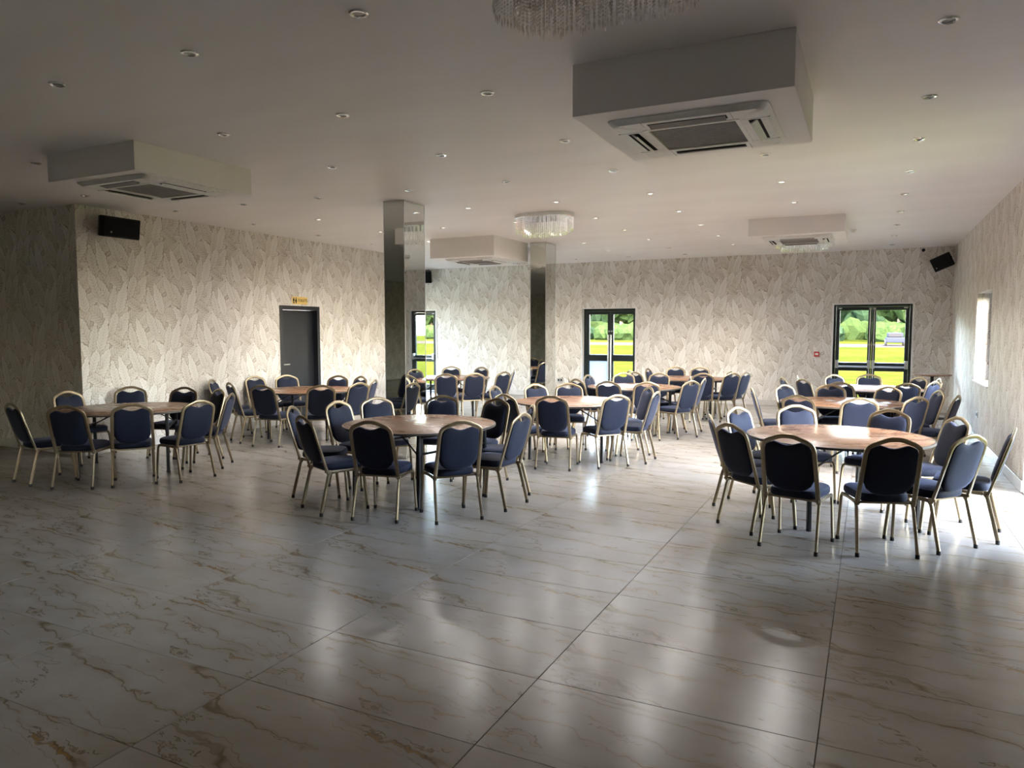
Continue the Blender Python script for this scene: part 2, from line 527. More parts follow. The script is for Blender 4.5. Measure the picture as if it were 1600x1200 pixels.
# mirror clad pillars
def pillar(name, x0, x1, y0, y1):
    p = struct_empty(name, ((x0+x1)/2, (y0+y1)/2, 0))
    cx, cy = (x0+x1)/2, (y0+y1)/2
    hx, hy = (x1-x0)/2, (y1-y0)/2
    core = bx('core', 'plaster', (-hx+.008, hx-.008, -hy+.008, hy-.008, 0, H), p)
    t = .006
    for nm, d in (('mirror_panel', (-hx, hx-.002, -hy, -hy+t)), ('mirror_panel', (-hx, hx-.002, hy-t, hy)),
                  ('mirror_panel', (hx-t, hx, -hy+t, hy-t)), ('mirror_panel', (-hx, -hx+t, -hy+t, hy-t))):
        bx(nm, 'mirror', (*d, 0.0, H-.004), p, bev=.0015)
    b2 = bmesh.new()
    box(b2, hx-.004, hx+.003, -hy-.003, -hy+.004, 0, H)
    box(b2, -hx-.003, -hx+.004, -hy-.003, -hy+.004, 0, H)
    box(b2, hx-.004, hx+.003, hy-.004, hy+.003, 0, H)
    link('corner_trim', b2, 'steel', p)
    bx('head_trim', 'chrome', (hx, hx+.006, -hy, hy, H-.016, H-.002), p)
    return p
pillar('pillar', -5.475, -5.175, 7.51, 7.97)
pillar('pillar', -5.63, -5.325, 12.2, 12.66)

# bulkheads that carry the air conditioners
BK = [(-1.66, -.40, 4.20, 5.48, 2.90), (-6.76, -5.58, 4.17, 5.46, 2.96), (-7.0, -5.73, 10.95, 12.3, 2.868), (-1.64, -.36, 11.10, 12.45, 2.965)]
for x0, x1, y0, y1, z in BK:
    bm = bmesh.new(); box(bm, x0, x1, y0, y1, z, H, bev=.004)
    link('ceiling_bulkhead', bm, 'ceiling', kind='structure')

# ---------------------------------------------------------------- glazed doors
def glazed_leaf(parent, x0, x1, y, z0, z1, st, mid, midh, bot=.16):
    """leaf frame with one mid rail; two panes"""
    bm = bmesh.new(); d = .03
    box(bm, x0, x0+st, y-d, y+d, z0, z1, bev=.004); box(bm, x1-st, x1, y-d, y+d, z0, z1, bev=.004)
    box(bm, x0+st, x1-st, y-d, y+d, z1-st, z1, bev=.004); box(bm, x0+st, x1-st, y-d, y+d, z0, z0+bot, bev=.004)
    box(bm, x0+st, x1-st, y-d, y+d, mid-midh/2, mid+midh/2, bev=.004)
    lf = link('door_leaf', bm, 'frame', parent)
    return lf

def double_doors(name, hole, ymid, exits=True):
    x0, x1, _, z1 = hole
    d = struct_empty(name, (0, 0, 0)); f = .045
    bm = bmesh.new()
    box(bm, x0+.012, x0+.012+f, ymid-.04, ymid+.04, 0, z1-.012, bev=.004); box(bm, x1-.012-f, x1-.012, ymid-.04, ymid+.04, 0, z1-.012, bev=.004)
    box(bm, x0+.012+f, x1-.012-f, ymid-.04, ymid+.04, z1-.012-f, z1-.012, bev=.004)
    link('door_frame', bm, 'frame', d)
    bm = bmesh.new()
    box(bm, x0, x0+.012, YB-.012, YB+T, 0, z1); box(bm, x1-.012, x1, YB-.012, YB+T, 0, z1); box(bm, x0+.012, x1-.012, YB-.012, YB+T, z1-.012, z1)
    box(bm, x0-.02, x0, YB-.012, YB, 0, z1+.02); box(bm, x1, x1+.02, YB-.012, YB, 0, z1+.02); box(bm, x0, x1, YB-.012, YB, z1, z1+.02)
    link('reveal', bm, 'plaster', d)
    a, b = x0+.012+f+.003, x1-.012-f-.003; c = (a+b)/2
    for s, (l, r) in enumerate(((a, c-.002), (c+.002, b))):
        lf = glazed_leaf(d, l, r, ymid, .01, z1-.012-f-.003, .07, .86, .17)
        zt = z1-.012-f-.003
        for q0, q1 in ((.17, .775), (.945, zt-.07)):
            bx('pane', 'glass', (l+.07, r-.07, ymid-.004, ymid+.004, q0, q1), lf)
        if exits:
            bm = bmesh.new()
            cyl(bm, (l+.03, ymid-.10, .865), (r-.03, ymid-.10, .865), .017, n=10)
            ob = link('panic_bar', bm, 'steel', lf, True)
            bm = bmesh.new()
            for xx in (l+.035, r-.035): box(bm, xx-.028, xx+.028, ymid-.13, ymid-.03, .83, .99, bev=.006)
            link('bar_bracket', bm, 'steel', lf)
            bm = bmesh.new(); xx = (r-.035) if s == 0 else (l+.035)
            cyl(bm, (xx, ymid-.045, .03), (xx, ymid-.045, zt-.04), .009, n=8)
            box(bm, xx-.022, xx+.022, ymid-.07, ymid-.03, zt-.06, zt-.02, bev=.004)
            box(bm, xx-.018, xx+.018, ymid-.065, ymid-.03, 1.30, 1.33, bev=.003)
            link('vertical_rod', bm, 'steel', lf)
            bm = bmesh.new(); xh = l+.07 if s == 0 else r-.07
            box(bm, xh-.035, xh+.035, ymid-.04, ymid-.03, zt-.035, zt-.018)
            link('hinge_cap', bm, 'steel', lf)
    return d
double_doors('door_1', FD, YB+.10)
double_doors('door_2', LD, YB+.10)

# single doorway with tall pull bars
d3 = struct_empty('door_3'); y = YB+.20; x0, x1, z1 = ED[0]+.012, ED[1]-.012, ED[3]-.012
bm = bmesh.new()
box(bm, ED[0], ED[0]+.012, YB-.012, YB+T, 0, ED[3]); box(bm, ED[1]-.012, ED[1], YB-.012, YB+T, 0, ED[3]); box(bm, x0, x1, YB-.012, YB+T, z1, ED[3])
link('reveal', bm, 'plaster', d3)
bm = bmesh.new()
box(bm, x0, x0+.06, y-.04, y+.04, 0, z1, bev=.004); box(bm, x1-.03, x1, y-.04, y+.04, 0, z1, bev=.004); box(bm, x0+.06, x1-.03, y-.04, y+.04, z1-.06, z1, bev=.004)
link('door_frame', bm, 'frame', d3)
cm = x0 + .60
for s, (l, r) in enumerate(((x0+.062, cm+.06), (cm+.064, x1-.032))):
    lf = glazed_leaf(d3, l, r, y, .01, z1-.062, .07, .95, .15)
    if s == 0: bx('lower_panel', 'board', (l+.07, r-.07, y-.006, y+.006, .17, .875), lf)['label'] = 'frosted pale blue lower panel'
    else: bx('pane', 'glass', (l+.07, r-.07, y-.004, y+.004, .17, .875), lf)
    bx('pane', 'glass', (l+.07, r-.07, y-.004, y+.004, 1.025, z1-.132), lf)
    xx = (r-.03) if s == 0 else (l+.03)
    bm = bmesh.new(); cyl(bm, (xx, y-.10, .35), (xx, y-.10, 1.50), .017, n=10)
    for zz in (.45, 1.4): cyl(bm, (xx, y-.10, zz), (xx, y-.03, zz), .010, n=8)
    link('pull_handle', bm, 'steel', lf, True)
    bm = bmesh.new(); cyl(bm, (xx, y-.03, 1.58), (xx, y-.052, 1.58), .022, n=12); link('lock_cylinder', bm, 'steel', lf, True)

# windows / glazed openings of the right wall, including an unseen one added for fill
def window(name, hole, door=False, x=XR+.24, xs=XR):
    a0, a1, z0, z1 = hole; w = struct_empty(name)
    bm = bmesh.new(); f = .06
    box(bm, x-.03, x+.03, a0, a0+f, z0, z1, bev=.004); box(bm, x-.03, x+.03, a1-f, a1, z0, z1, bev=.004)
    box(bm, x-.03, x+.03, a0+f, a1-f, z0, z0+f, bev=.004); box(bm, x-.03, x+.03, a0+f, a1-f, z1-f, z1, bev=.004)
    cc = (a0+a1)/2; box(bm, x-.03, x+.03, cc-.03, cc+.03, z0+f, z1-f, bev=.004)
    link('window_frame', bm, 'frame', w)
    for l, r in ((a0+f, cc-.03), (cc+.03, a1-f)): bx('pane', 'glass', (x-.004, x+.004, l, r, z0+f, z1-f), w)
    if not door: bx('window_sill', 'plaster', (xs-.02, x-.03, a0, a1, z0-.001, z0+.02), w, bev=.003)
    else: bx('threshold', 'steel', (min(xs, x-.03), max(xs, x+.03), a0, a1, -.004, .012), w)
for k, h in enumerate(RW): window('window_%d' % (k+1), h, h[2] == 0)
window('window_4', RSW, True, XREC-.24, XREC)

# toilet door in the left wall
d4 = struct_empty('door_4')
a0, a1, _, z1 = TD
bm = bmesh.new(); f = .07
for l, r, q0, q1 in ((a0, a0+f, 0, z1), (a1-f, a1, 0, z1), (a0+f, a1-f, z1-f, z1)): box(bm, XL-.16, XL+.012, l, r, q0, q1, bev=.004)
link('door_frame', bm, 'doorleaf', d4)
lf = bx('door_leaf', 'doorleaf', (XL-.13, XL-.085, a0+f+.004, a1-f-.004, .008, z1-f-.004), d4, bev=.003)
bm = bmesh.new()
cyl(bm, (XL-.085, a0+.13, 1.02), (XL-.070, a0+.13, 1.02), .026, n=14)
tube(bm, round_path([(XL-.07, a0+.13, 1.02), (XL-.035, a0+.13, 1.02), (XL-.035, a0+.26, 1.02)], .015, 3), .018, .018, Vector((0, 0, 1)))
link('lever_handle', bm, 'steel', lf, True)

# outdoors -----------------------------------------------------------------
bm = bmesh.new(); box(bm, -160, 160, YB+T, 190, -.40, -.05); box(bm, XR+T, 160, -60, YB+T, -.40, -.05); box(bm, -160, XREC-T, YC, YB+T, -.40, -.05)
link('lawn', bm, 'grass', kind='structure')
bm = bmesh.new(); box(bm, -14, 3.5, YB+T, YB+T+.9, -.2, -.02); link('outdoor_paving', bm, 'skirt', kind='structure')
bm = bmesh.new(); box(bm, -150, 150, 76, 92, -.06, -.03); link('gravel_track', bm, 'road', kind='structure')

# ================================================================ FURNITURE
def make_chair():
    t = thing('banquet_chair', '', 'chair')
    lean = lambda z: -.165 - .145*(z-.38)/(.865-.38)
    # --- back frame hoop
    front = [(.192, .36), (.182, .755), (.172, .795), (.140, .818), (.045, .855), (0, .857)]
    pts = [(x, lean(z), z) for x, z in front] + [(-x, lean(z), z) for x, z in front[-2::-1]]
    pts = round_path(pts, .024, 4)
    bm = bmesh.new(); tube(bm, pts, .033, .021, Vector((0, 1, .25)).normalized(), 8, .65)
    link('back_frame', bm, 'gold', t, True)
    # --- backrest pad
    half = [(0, .436), (.06, .441), (.11, .456), (.148, .488), (.170, .535), (.169, .62), (.166, .70), (.164, .755), (.152, .787), (.125, .803), (.095, .815), (.07, .809), (.035, .796), (0, .791)]
    out = half + [(-x, z) for x, z in half[-2:0:-1]]
    fn = lambda a, z, off: (a, lean(z) + off, z)
    bm = bmesh.new()
    pad(bm, out, fn, [(.55, -.021), (.85, -.019), (.97, -.013), (1, -.004), (1, .006), (.97, .016), (.85, .026), (.55, .031)])
    link('backrest', bm, 'fabric', t, True)
    # --- seat
    def q(an):
        c, s = math.cos(an), math.sin(an); e = .42
        x = math.copysign(abs(c)**e, c); y = math.copysign(abs(s)**e, s)
        return (x*(.186 + .010*y), .025 + y*.195)
    out = [q(2*PI*k/28) for k in range(28)]
    bm = bmesh.new()
    pad(bm, out, lambda a, b, off: (a, b, .385 + off), [(.5, .0), (.96, .0), (1.0, .012), (1.0, .040), (.965, .057), (.85, .068), (.5, .075)])
    link('seat', bm, 'fabric', t, True)
    # --- seat frame: side rails, cross rails, brackets
    bm = bmesh.new()
    for s in (-1, 1):
        tube(bm, [Vector((s*.188, -.125, .374)), Vector((s*.190, .145, .374))], .020, .024, Vector((0, 0, 1)))
        box(bm, s*.188-.012, s*.188+.012, -.185, -.13, .372, .392, bev=.003)
    for yy in (-.12, .15):
        tube(bm, [Vector((-.188, yy, .372)), Vector((.188, yy, .372))], .018, .020, Vector((0, 0, 1)))
    link('seat_frame', bm, 'gold', t, True)
    # --- legs
    for s in (-1, 1):
        for rear in (1, 0):
            if rear: p = [(s*.190, -.06, .374), (s*.192, -.150, .374), (s*.203, -.235, .022)]
            else: p = [(s*.190, .08, .374), (s*.192, .180, .374), (s*.200, .215, .022)]
            bm = bmesh.new(); tube(bm, round_path(p, .055, 5), .021, .028, Vector((0, 1, .4)).normalized(), 8, .7)
            lg = link('leg', bm, 'gold', t, True)
            e = Vector(p[-1]); bm = bmesh.new(); cyl(bm, (e.x, e.y, 0), (e.x, e.y, .030), .0155, .0145, 10)
            link('rubber_foot', bm, 'rubber', lg, True)
    return t

def make_table():
    t = thing('round_table', '', 'table')
    R = .745
    bm = bmesh.new(); n = 72
    prof = [(0, .684), (R-.014, .684), (R-.010, .687), (R-.010, .702), (R-.014, .705), (0, .705)]
    ring = []
    for r, z in prof:
        ring.append([bm.verts.new((0, 0, z))] if r == 0 else [bm.verts.new((r*math.cos(2*PI*k/n), r*math.sin(2*PI*k/n), z)) for k in range(n)])
    for A, B in zip(ring, ring[1:]):
        for k in range(n):
            if len(A) == 1: bm.faces.new((A[0], B[(k+1) % n], B[k]))
            elif len(B) == 1: bm.faces.new((A[k], A[(k+1) % n], B[0]))
            else: bm.faces.new((A[k], A[(k+1) % n], B[(k+1) % n], B[k]))
    link('tabletop', bm, 'wood', t, True)
    bm = bmesh.new(); prev = None; rings = []
    for r, z in ((R-.012, .6835), (R, .6845), (R+.001, .695), (R, .7045), (R-.012, .7056)):
        rings.append([bm.verts.new((r*math.cos(2*PI*k/n), r*math.sin(2*PI*k/n), z)) for k in range(n)])
    for A, B in zip(rings, rings[1:]+rings[:1]):
        for k in range(n): bm.faces.new((A[k], A[(k+1) % n], B[(k+1) % n], B[k]))
    link('edge_band', bm, 'edge', t, True)
    a = .452
    for sx in (-1, 1):
        for sy in (-1, 1):
            bm = bmesh.new(); tube(bm, [Vector((sx*a, sy*a, 0.012)), Vector((sx*a, sy*a*.98, .668))], .036, .036, n=8, power=.5)
            lg = link('leg', bm, 'black', t, True)
            bm = bmesh.new(); cyl(bm, (sx*a, sy*a, 0), (sx*a, sy*a, .02), .021, n=10); link('rubber_foot', bm, 'rubber', lg, True)
            bm = bmesh.new(); tube(bm, round_path([(sx*a, sy*a*.98, .48), (sx*a*.55, sy*a*.9, .60), (sx*.10, sy*a*.86, .672)], .05, 3), .014, .014, Vector((0, 1, 0)), 6)
            link('folding_brace', bm, 'black', t, True)
    for sx in (-1, 1):
        bm = bmesh.new()
        tube(bm, [Vector((sx*a, -a, .655)), Vector((sx*a, a, .655))], .03, .03, n=6)
        tube(bm, [Vector((sx*a, -a, .50)), Vector((sx*a, a, .50))], .022, .022, n=6)
        link('crossbar', bm, 'black', t, True)
    for sy in (-1, 1):
        bx('top_rail', 'black', (-.62, .62, sy*.25-.02, sy*.25+.02, .655, .684), t)
    return t

TABLES = dict(
    T1=((-7.78, 5.62), 45, 'dim brown round table at far left, before the dark wall', 'the far-left dim table'),
    T2=((-3.94, 5.95), -13, 'brown round table in the centre foreground, glare streak on its top', 'the centre-front table'),
    T3=((-.23, 6.82), 30, 'large brown round table in the right foreground, scuffed glossy top', 'the front-right table'),
    T4=((-7.72, 8.60), 20, 'round table in front of the black toilet door', 'the table by the toilet door'),
    T5=((-3.41, 8.69), 10, 'brown round table behind the centre-front one, right of the near pillar', 'the table behind centre-front'),
    T6=((-3.40, 11.36), 33, 'round table just below the right edge of the single glass doorway', 'the table below the glass doorway'),
    T7=((-3.05, 13.75), 5, 'farthest middle round table near the back wall, orange-brown top', 'the farthest middle table'),
    T8=((-7.22, 12.0), 25, 'farthest left round table, seen between the two mirrored pillars', 'the table between the pillars'),
    T9=((-.29, 10.03), 15, 'pale-topped round table, second from the front in the right row', 'second table of the right row'),
    T10=((.02, 12.65), 40, 'bluish-white glaring round table in front of the panic-bar doors', 'the table by the exit doors'))
tab0 = make_table(); first = True
for k, ((x, y), a, lab, _) in TABLES.items():
    o = tab0 if first else copy_tree(tab0); first = False
    o.location = (x, y, 0); o.rotation_euler = (0, 0, math.radians(a)); tag(o, lab, 'table', 'round folding tables')

CHAIRS = [
    ('T1', -7.92, 4.72, -9, 'side-on at the extreme left'),
    ('T1', -8.59, 5.6, -89, 'far left, over the wall corner'),
    ('T1', -8.59, 6.23, -127, 'far side, middle'),
    ('T1', -8.01, 6.37, -163, 'far side, right'),
    ('T1', -7.34, 4.77, 27, 'near side, left one seen from behind'),
    ('T1', -7.01, 5.09, 55, 'near side, middle one seen from behind'),
    ('T1', -6.72, 5.5, 83, 'near side, right one turned left'),
    ('T1', -7.54, 6.36, 162, 'right end, farther one'),
    ('T1', -7.05, 6.08, 122, 'right end, nearer and almost edge-on'),
    ('T4', -8.74, 8.05, -62, 'thin edge-on one at the left'),
    ('T4', -8.1, 7.8, -25, 'near left, beside the dim table'),
    ('T4', -8.7, 8.72, -97, 'far left, facing camera'),
    ('T4', -7.51, 7.66, 12, 'near side, seen from behind, left one'),
    ('T4', -8.51, 9.08, -121, 'far side, left of the door'),
    ('T4', -7.81, 9.17, -171, 'far side, right of the door'),
    ('T4', -6.93, 7.91, 49, 'near side, seen from behind, right one'),
    ('T4', -7.51, 9.21, 161, 'far right, dark front'),
    ('T4', -6.83, 8.4, 77, 'right side, lit back'),
    ('T4', -7.03, 8.86, 111, 'rightmost, edge-on'),
    ('T2', -4.83, 5.56, -66, 'leftmost, pale back edge'),
    ('T2', -4.32, 5.14, -25, 'near left, angled, seen from behind'),
    ('T2', -4.74, 6.02, -95, 'left far, whole backrest visible'),
    ('T2', -4.68, 6.42, -122, 'far side, left of pillar reflection'),
    ('T2', -4.28, 6.82, -159, 'far side, right of the pillar'),
    ('T2', -3.76, 5.13, 12, 'nearest left, square to camera'),
    ('T2', -3.24, 5.36, 50, 'nearest right, square to camera'),
    ('T2', -3.72, 6.74, 165, 'far right, backrest front visible'),
    ('T2', -3.09, 5.9, 87, 'right side, nearer one'),
    ('T2', -3.26, 6.41, 124, 'right side, farther one'),
    ('T5', -3.72, 7.84, -20, 'near left, mostly hidden'),
    ('T5', -4.22, 8.65, -87, 'leftmost, facing right'),
    ('T5', -3.91, 9.02, -123, 'far side, below second pillar'),
    ('T5', -3.66, 9.23, -155, 'far side, right one'),
    ('T5', -3.28, 7.87, 9, 'near side, left one seen from behind'),
    ('T5', -2.84, 8.24, 51, 'near side, right one seen from behind'),
    ('T5', -2.61, 8.68, 89, 'right side, nearer lit back'),
    ('T5', -2.82, 9.13, 127, 'right side, bright white top rim'),
    ('T6', -3.93, 11.43, -97, 'left far, against the white pane'),
    ('T6', -3.73, 12.01, -153, 'far side, left one'),
    ('T6', -3.31, 12.19, 174, 'far side, right one'),
    ('T6', -2.84, 11.53, 107, 'right side, farthest'),
    ('T6', -2.6, 10.9, 60, 'right side, nearest lit back'),
    ('T6', -2.59, 11.39, 92, 'rightmost, edge-on'),
    ('T6', -2.99, 10.49, 25, 'near side, right one seen from behind'),
    ('T6', -3.41, 10.4, -1, 'near side, left one seen from behind'),
    ('T6', -3.86, 10.67, -34, 'left, dark and turned right'),
    ('T6', -4.08, 11.05, -66, 'leftmost thin sliver'),
    ('T7', -3.6, 12.87, -32, 'left end, nearer blue back'),
    ('T7', -3.73, 13.17, -50, 'left end, thin sliver'),
    ('T7', -3.56, 13.79, -94, 'far left, small'),
    ('T7', -3.4, 14.43, -153, 'far side, middle'),
    ('T7', -3.05, 14.46, -180, 'far side, right'),
    ('T7', -2.58, 13.68, 81, 'right side, dark back half hidden'),
    ('T7', -2.37, 13.21, 52, 'right side, bright blue back'),
    ('T7', -2.24, 13.48, 72, 'rightmost, pale and edge-on'),
    ('T7', -2.7, 12.98, 25, 'near right, seen from behind'),
    ('T8', -7.58, 12.61, -149, 'far side, left one'),
    ('T8', -7.1, 12.62, 169, 'far side, right one'),
    ('T8', -6.67, 10.95, 28, 'near side, left one'),
    ('T8', -6.39, 11.26, 48, 'near side, right one'),
    ('T8', -6.17, 11.7, 74, 'right side, nearer one'),
    ('T8', -6.37, 12.34, 112, 'rightmost, bright lit back'),
    ('T3', -0.96, 6.6, -73, 'leftmost, edge-on sliver'),
    ('T3', -0.87, 7.15, -117, 'left, behind the angled one'),
    ('T3', -0.79, 6.18, -41, 'near left, angled, seen from behind'),
    ('T3', -0.45, 5.8, -12, 'nearest left, square to camera'),
    ('T3', 0.08, 5.93, 19, 'nearest, right of centre'),
    ('T3', 0.44, 6.25, 50, 'near right, turned left'),
    ('T3', 0.71, 6.67, 81, 'rightmost, side-on by the wall'),
    ('T3', 0.43, 7.12, 115, 'far right, backrest front visible'),
    ('T3', -0.52, 7.45, -155, 'far side, left one'),
    ('T3', 0.06, 7.4, 153, 'far side, right one'),
    ('T9', -0.62, 9.14, -20, 'near side, left one'),
    ('T9', -0.13, 9.12, 10, 'near side, middle, seen from behind'),
    ('T9', 0.28, 9.47, 46, 'near right, turned left'),
    ('T9', 0.5, 10.27, 107, 'far right, whole backrest front visible'),
    ('T9', 0.63, 9.73, 72, 'rightmost, edge-on by the wall'),
    ('T9', -1.06, 9.85, -77, 'leftmost, seat showing'),
    ('T9', -0.79, 10.37, -124, 'far left, blue sheen'),
    ('T9', -0.4, 10.52, -167, 'far side, left one'),
    ('T9', 0.07, 10.53, 144, 'far side, right one'),
    ('T10', -0.74, 12.61, -87, 'left, farther pale rim'),
    ('T10', -0.67, 12.09, -51, 'left, overlapping its neighbour'),
    ('T10', -0.94, 12.27, -68, 'leftmost thin sliver'),
    ('T10', -0.33, 13.05, -139, 'far side, left of the doors'),
    ('T10', -0.28, 11.68, -17, 'near side, mostly hidden'),
    ('T10', 0.01, 13.31, -179, 'far side, centred on the doors'),
    ('T10', 0.37, 11.8, 23, 'near right, quilted pale blue back'),
    ('T10', 0.48, 12.99, 126, 'far right, below the tall table'),
    ('T10', 0.6, 12.28, 58, 'right side, lilac lit back'),
    ('T10', 0.67, 12.75, 99, 'rightmost, cream rim'),
]

ch0 = make_chair(); first = True
for k, x, y, a, ph in CHAIRS:
    o = ch0 if first else copy_tree(ch0); first = False
    o.location = (x, y, 0); o.rotation_euler = (0, 0, math.radians(a))
    tag(o, 'navy chair, %s, at %s' % (ph, TABLES[k][3]), 'chair', 'chairs around ' + TABLES[k][3])

# tall table in the back corner
t = thing('poseur_table', 'small tall round table on one post, in the back right corner', 'table', (1.03, 15.2, 0))
bm = bmesh.new(); cyl(bm, (0, 0, .782), (0, 0, .803), .31, n=40); link('tabletop', bm, 'wood', t, True)
bm = bmesh.new(); cyl(bm, (0, 0, .03), (0, 0, .782), .030, n=16); cyl(bm, (0, 0, .765), (0, 0, .782), .10, n=16); link('post', bm, 'black', t, True)
bm = bmesh.new(); cyl(bm, (0, 0, 0), (0, 0, .02), .22, n=32); cyl(bm, (0, 0, .02), (0, 0, .04), .20, .04, n=32); link('base', bm, 'black', t, True)

# ---------------------------------------------------------------- ceiling cassettes
def cassette(label, cx, cy, z):
    t = thing('air_conditioner', label, 'air conditioner', (cx, cy, z), 0, 'cassette air conditioners')
    s, d = .475, .036
    def rr(h, r, n=5):
        o = []
        for qx, qy, a0 in ((1, 1, 0), (-1, 1, 90), (-1, -1, 180), (1, -1, 270)):
            for k in range(n+1):
                an = math.radians(a0 + 90*k/n); o.append((qx*(h-r) + r*math.cos(an), qy*(h-r) + r*math.sin(an)))
        return o
    bm = bmesh.new(); R = []
    for h, r, zz in ((s, .05, 0.0), (s, .05, -.008), (s-.028, .045, -d), (.292, .004, -d-.001), (.292, .004, 0)):
        R.append([bm.verts.new((x, y, zz)) for x, y in rr(h, r)])
    n = len(R[0])
    for A, B in zip(R, R[1:]):
        for k in range(n): bm.faces.new((A[k], A[(k+1) % n], B[(k+1) % n], B[k]))
    link('panel', bm, 'white', t, True)
    bm = bmesh.new(); box(bm, -.265, .265, -.265, .265, -.030, -.012)
    gr = link('intake_grille', bm, 'grille', t)
    bm = bmesh.new()
    for k in range(17): yy = -.25 + k*.03125; box(bm, -.258, .258, yy-.006, yy+.006, -.0325, -.030)
    link('grille_slats', bm, 'grille', gr)
    bm = bmesh.new()
    for h0, h1 in ((.265, .292),):
        for l, r_, b, tt in ((-h1, h1, h0, h1), (-h1, h1, -h1, -h0), (h0, h1, -h0, h0), (-h1, -h0, -h0, h0)):
            box(bm, l, r_, b, tt, -d-.004, -.006)
    link('grille_surround', bm, 'white', t)
    for k in range(4):
        an = k*PI/2; Mx = Matrix.Rotation(an, 4, 'Z')
        bm = bmesh.new(); box(bm, -.235, .235, .335, .405, -d-.0015, -d+.004, mat=Mx); v = link('outlet_slot', bm, 'dark', t)
        tilt = math.radians(32 if k in (1, 3) else 10)
        Fx = Mx @ Matrix.Translation((0, .372, -d-.006)) @ Matrix.Rotation(tilt, 4, 'X')
        bm = bmesh.new(); box(bm, -.228, .228, -.030, .030, -.004, .004, bev=.002, mat=None)
        for vv in bm.verts: vv.co = Fx @ vv.co
        link('flap', bm, 'white' if k in (1, 3) else 'grille', v)
        for q in (-1, 1):
            bm = bmesh.new(); box(bm, q*.262-.0015, q*.262+.0015, .300, .462, -d-.0012, -d+.002, mat=Mx)
            link('panel_seam', bm, 'grille', t)
    return t
cassette('largest, nearest ceiling air conditioner, upper right of centre', -1.03, 4.84, 2.90)
cassette('ceiling air conditioner at upper left, above the black wall speaker', -6.08, 4.76, 2.96)
cassette('ceiling air conditioner between the two mirrored pillars', -6.34, 11.60, 2.868)
cassette('ceiling air conditioner near the double exit doors', -1.00, 11.75, 2.965)

# ---------------------------------------------------------------- crystal ceiling lights
def chandelier(label, cx, cy, L=.92, Wd=.50, drop=.30):
    t = thing('crystal_chandelier', label, 'chandelier', (cx, cy, H), 0, 'crystal ceiling chandeliers')
    hl, r = L/2-Wd/2, Wd/2
    def stad(off, n):
        per = 4*hl + 2*PI*(r+off); o = []
        for k in range(n):
            q = per*k/n; rr = r+off
            if q < 2*hl: o.append((-hl+q, -rr))
            elif q < 2*hl+PI*rr: a = -PI/2+(q-2*hl)/rr; o.append((hl+rr*math.cos(a), rr*math.sin(a)))
            elif q < 4*hl+PI*rr: o.append((hl-(q-2*hl-PI*rr), rr))
            else: a = PI/2+(q-4*hl-PI*rr)/rr; o.append((-hl+rr*math.cos(a), rr*math.sin(a)))
        return o
    bm = bmesh.new(); R = [[bm.verts.new((x, y, z)) for x, y in stad(off, 48)] for off, z in ((0.01, 0), (0.01, -.045), (-.004, -.055))]
    for A, B in zip(R, R[1:]):
        for k in range(48): bm.faces.new((A[k], A[(k+1) % 48], B[(k+1) % 48], B[k]))
    bm.faces.new(R[0]); bm.faces.new(R[-1][::-1])
    link('ceiling_plate', bm, 'chrome', t, False)
    rnd = random.Random(3)
    def oct(bm, x, y, z, rx, rz):
        v = [bm.verts.new((x+a*rx, y+b*rx, z+c*rz)) for a, b, c in ((1, 0, 0), (0, 1, 0), (-1, 0, 0), (0, -1, 0), (0, 0, 1), (0, 0, -1))]
        for k in range(4):
            bm.faces.new((v[k], v[(k+1) % 4], v[4])); bm.faces.new((v[(k+1) % 4], v[k], v[5]))
    bm = bmesh.new()
    for off, n, dr in ((-.012, 112, drop*.80), (-.10, 70, drop*.95), (-.18, 36, drop)):
        for x, y in stad(off, n):
            z = -.055; end = -dr*rnd.uniform(.93, 1.0)
            while z > end+.04:
                oct(bm, x, y, z-.007, .0065, .0068); z -= .0155
            oct(bm, x, y, z-.022, .0060, .022)
    b = link('crystal_strands', bm, 'crystal', t); b['kind'] = 'stuff'
    bm = bmesh.new()
    for k in range(6): 
        x = -hl + 2*hl*k/5; cyl(bm, (x, 0, -.055), (x, 0, -.10), .016, n=8)
    link('lamp_holders', bm, 'white', t)
    return t
chandelier('crystal chandelier cut off by the top edge, before the big air conditioner', -1.03, 2.88, drop=.34)
chandelier('crystal chandelier in mid-ceiling, right of the near mirrored pillar', -4.10, 9.35, L=.84)
chandelier('crystal chandelier half hidden behind the far right air conditioner', -1.02, 13.0)
chandelier('crystal chandelier half hidden beside the far mirrored pillar', -6.05, 13.1)

# ---------------------------------------------------------------- recessed downlights
def make_downlight():
    t = thing('downlight', '', 'ceiling light', (0, 0, H))
    bm = bmesh.new(); n = 24; R = []
    for r, z in ((.050, 0.0), (.050, -.004), (.044, -.009), (.033, -.008), (.030, -.002)):
        R.append([bm.verts.new((r*math.cos(2*PI*k/n), r*math.sin(2*PI*k/n), z)) for k in range(n)])
    for A, B in zip(R, R[1:]):
        for k in range(n): bm.faces.new((A[k], A[(k+1) % n], B[(k+1) % n], B[k]))
    link('bezel', bm, 'chrome', t, True)
    bm = bmesh.new(); cyl(bm, (0, 0, -.0005), (0, 0, -.003), .031, n=20); ln = link('lens', bm, 'lens', t)
    return t
COLS = [(.31, 'nearest the right wall'), (-.91, 'second from the right wall'), (-2.36, 'third from the right wall'),
        (-3.56, 'fourth from the right wall'), (-4.77, 'fifth from the right wall'), (-6.02, 'sixth from the right wall'),
        (-7.18, 'seventh from the right wall'), (-8.38, 'eighth from the right wall'), (-9.62, 'beyond the dark wall corner')]
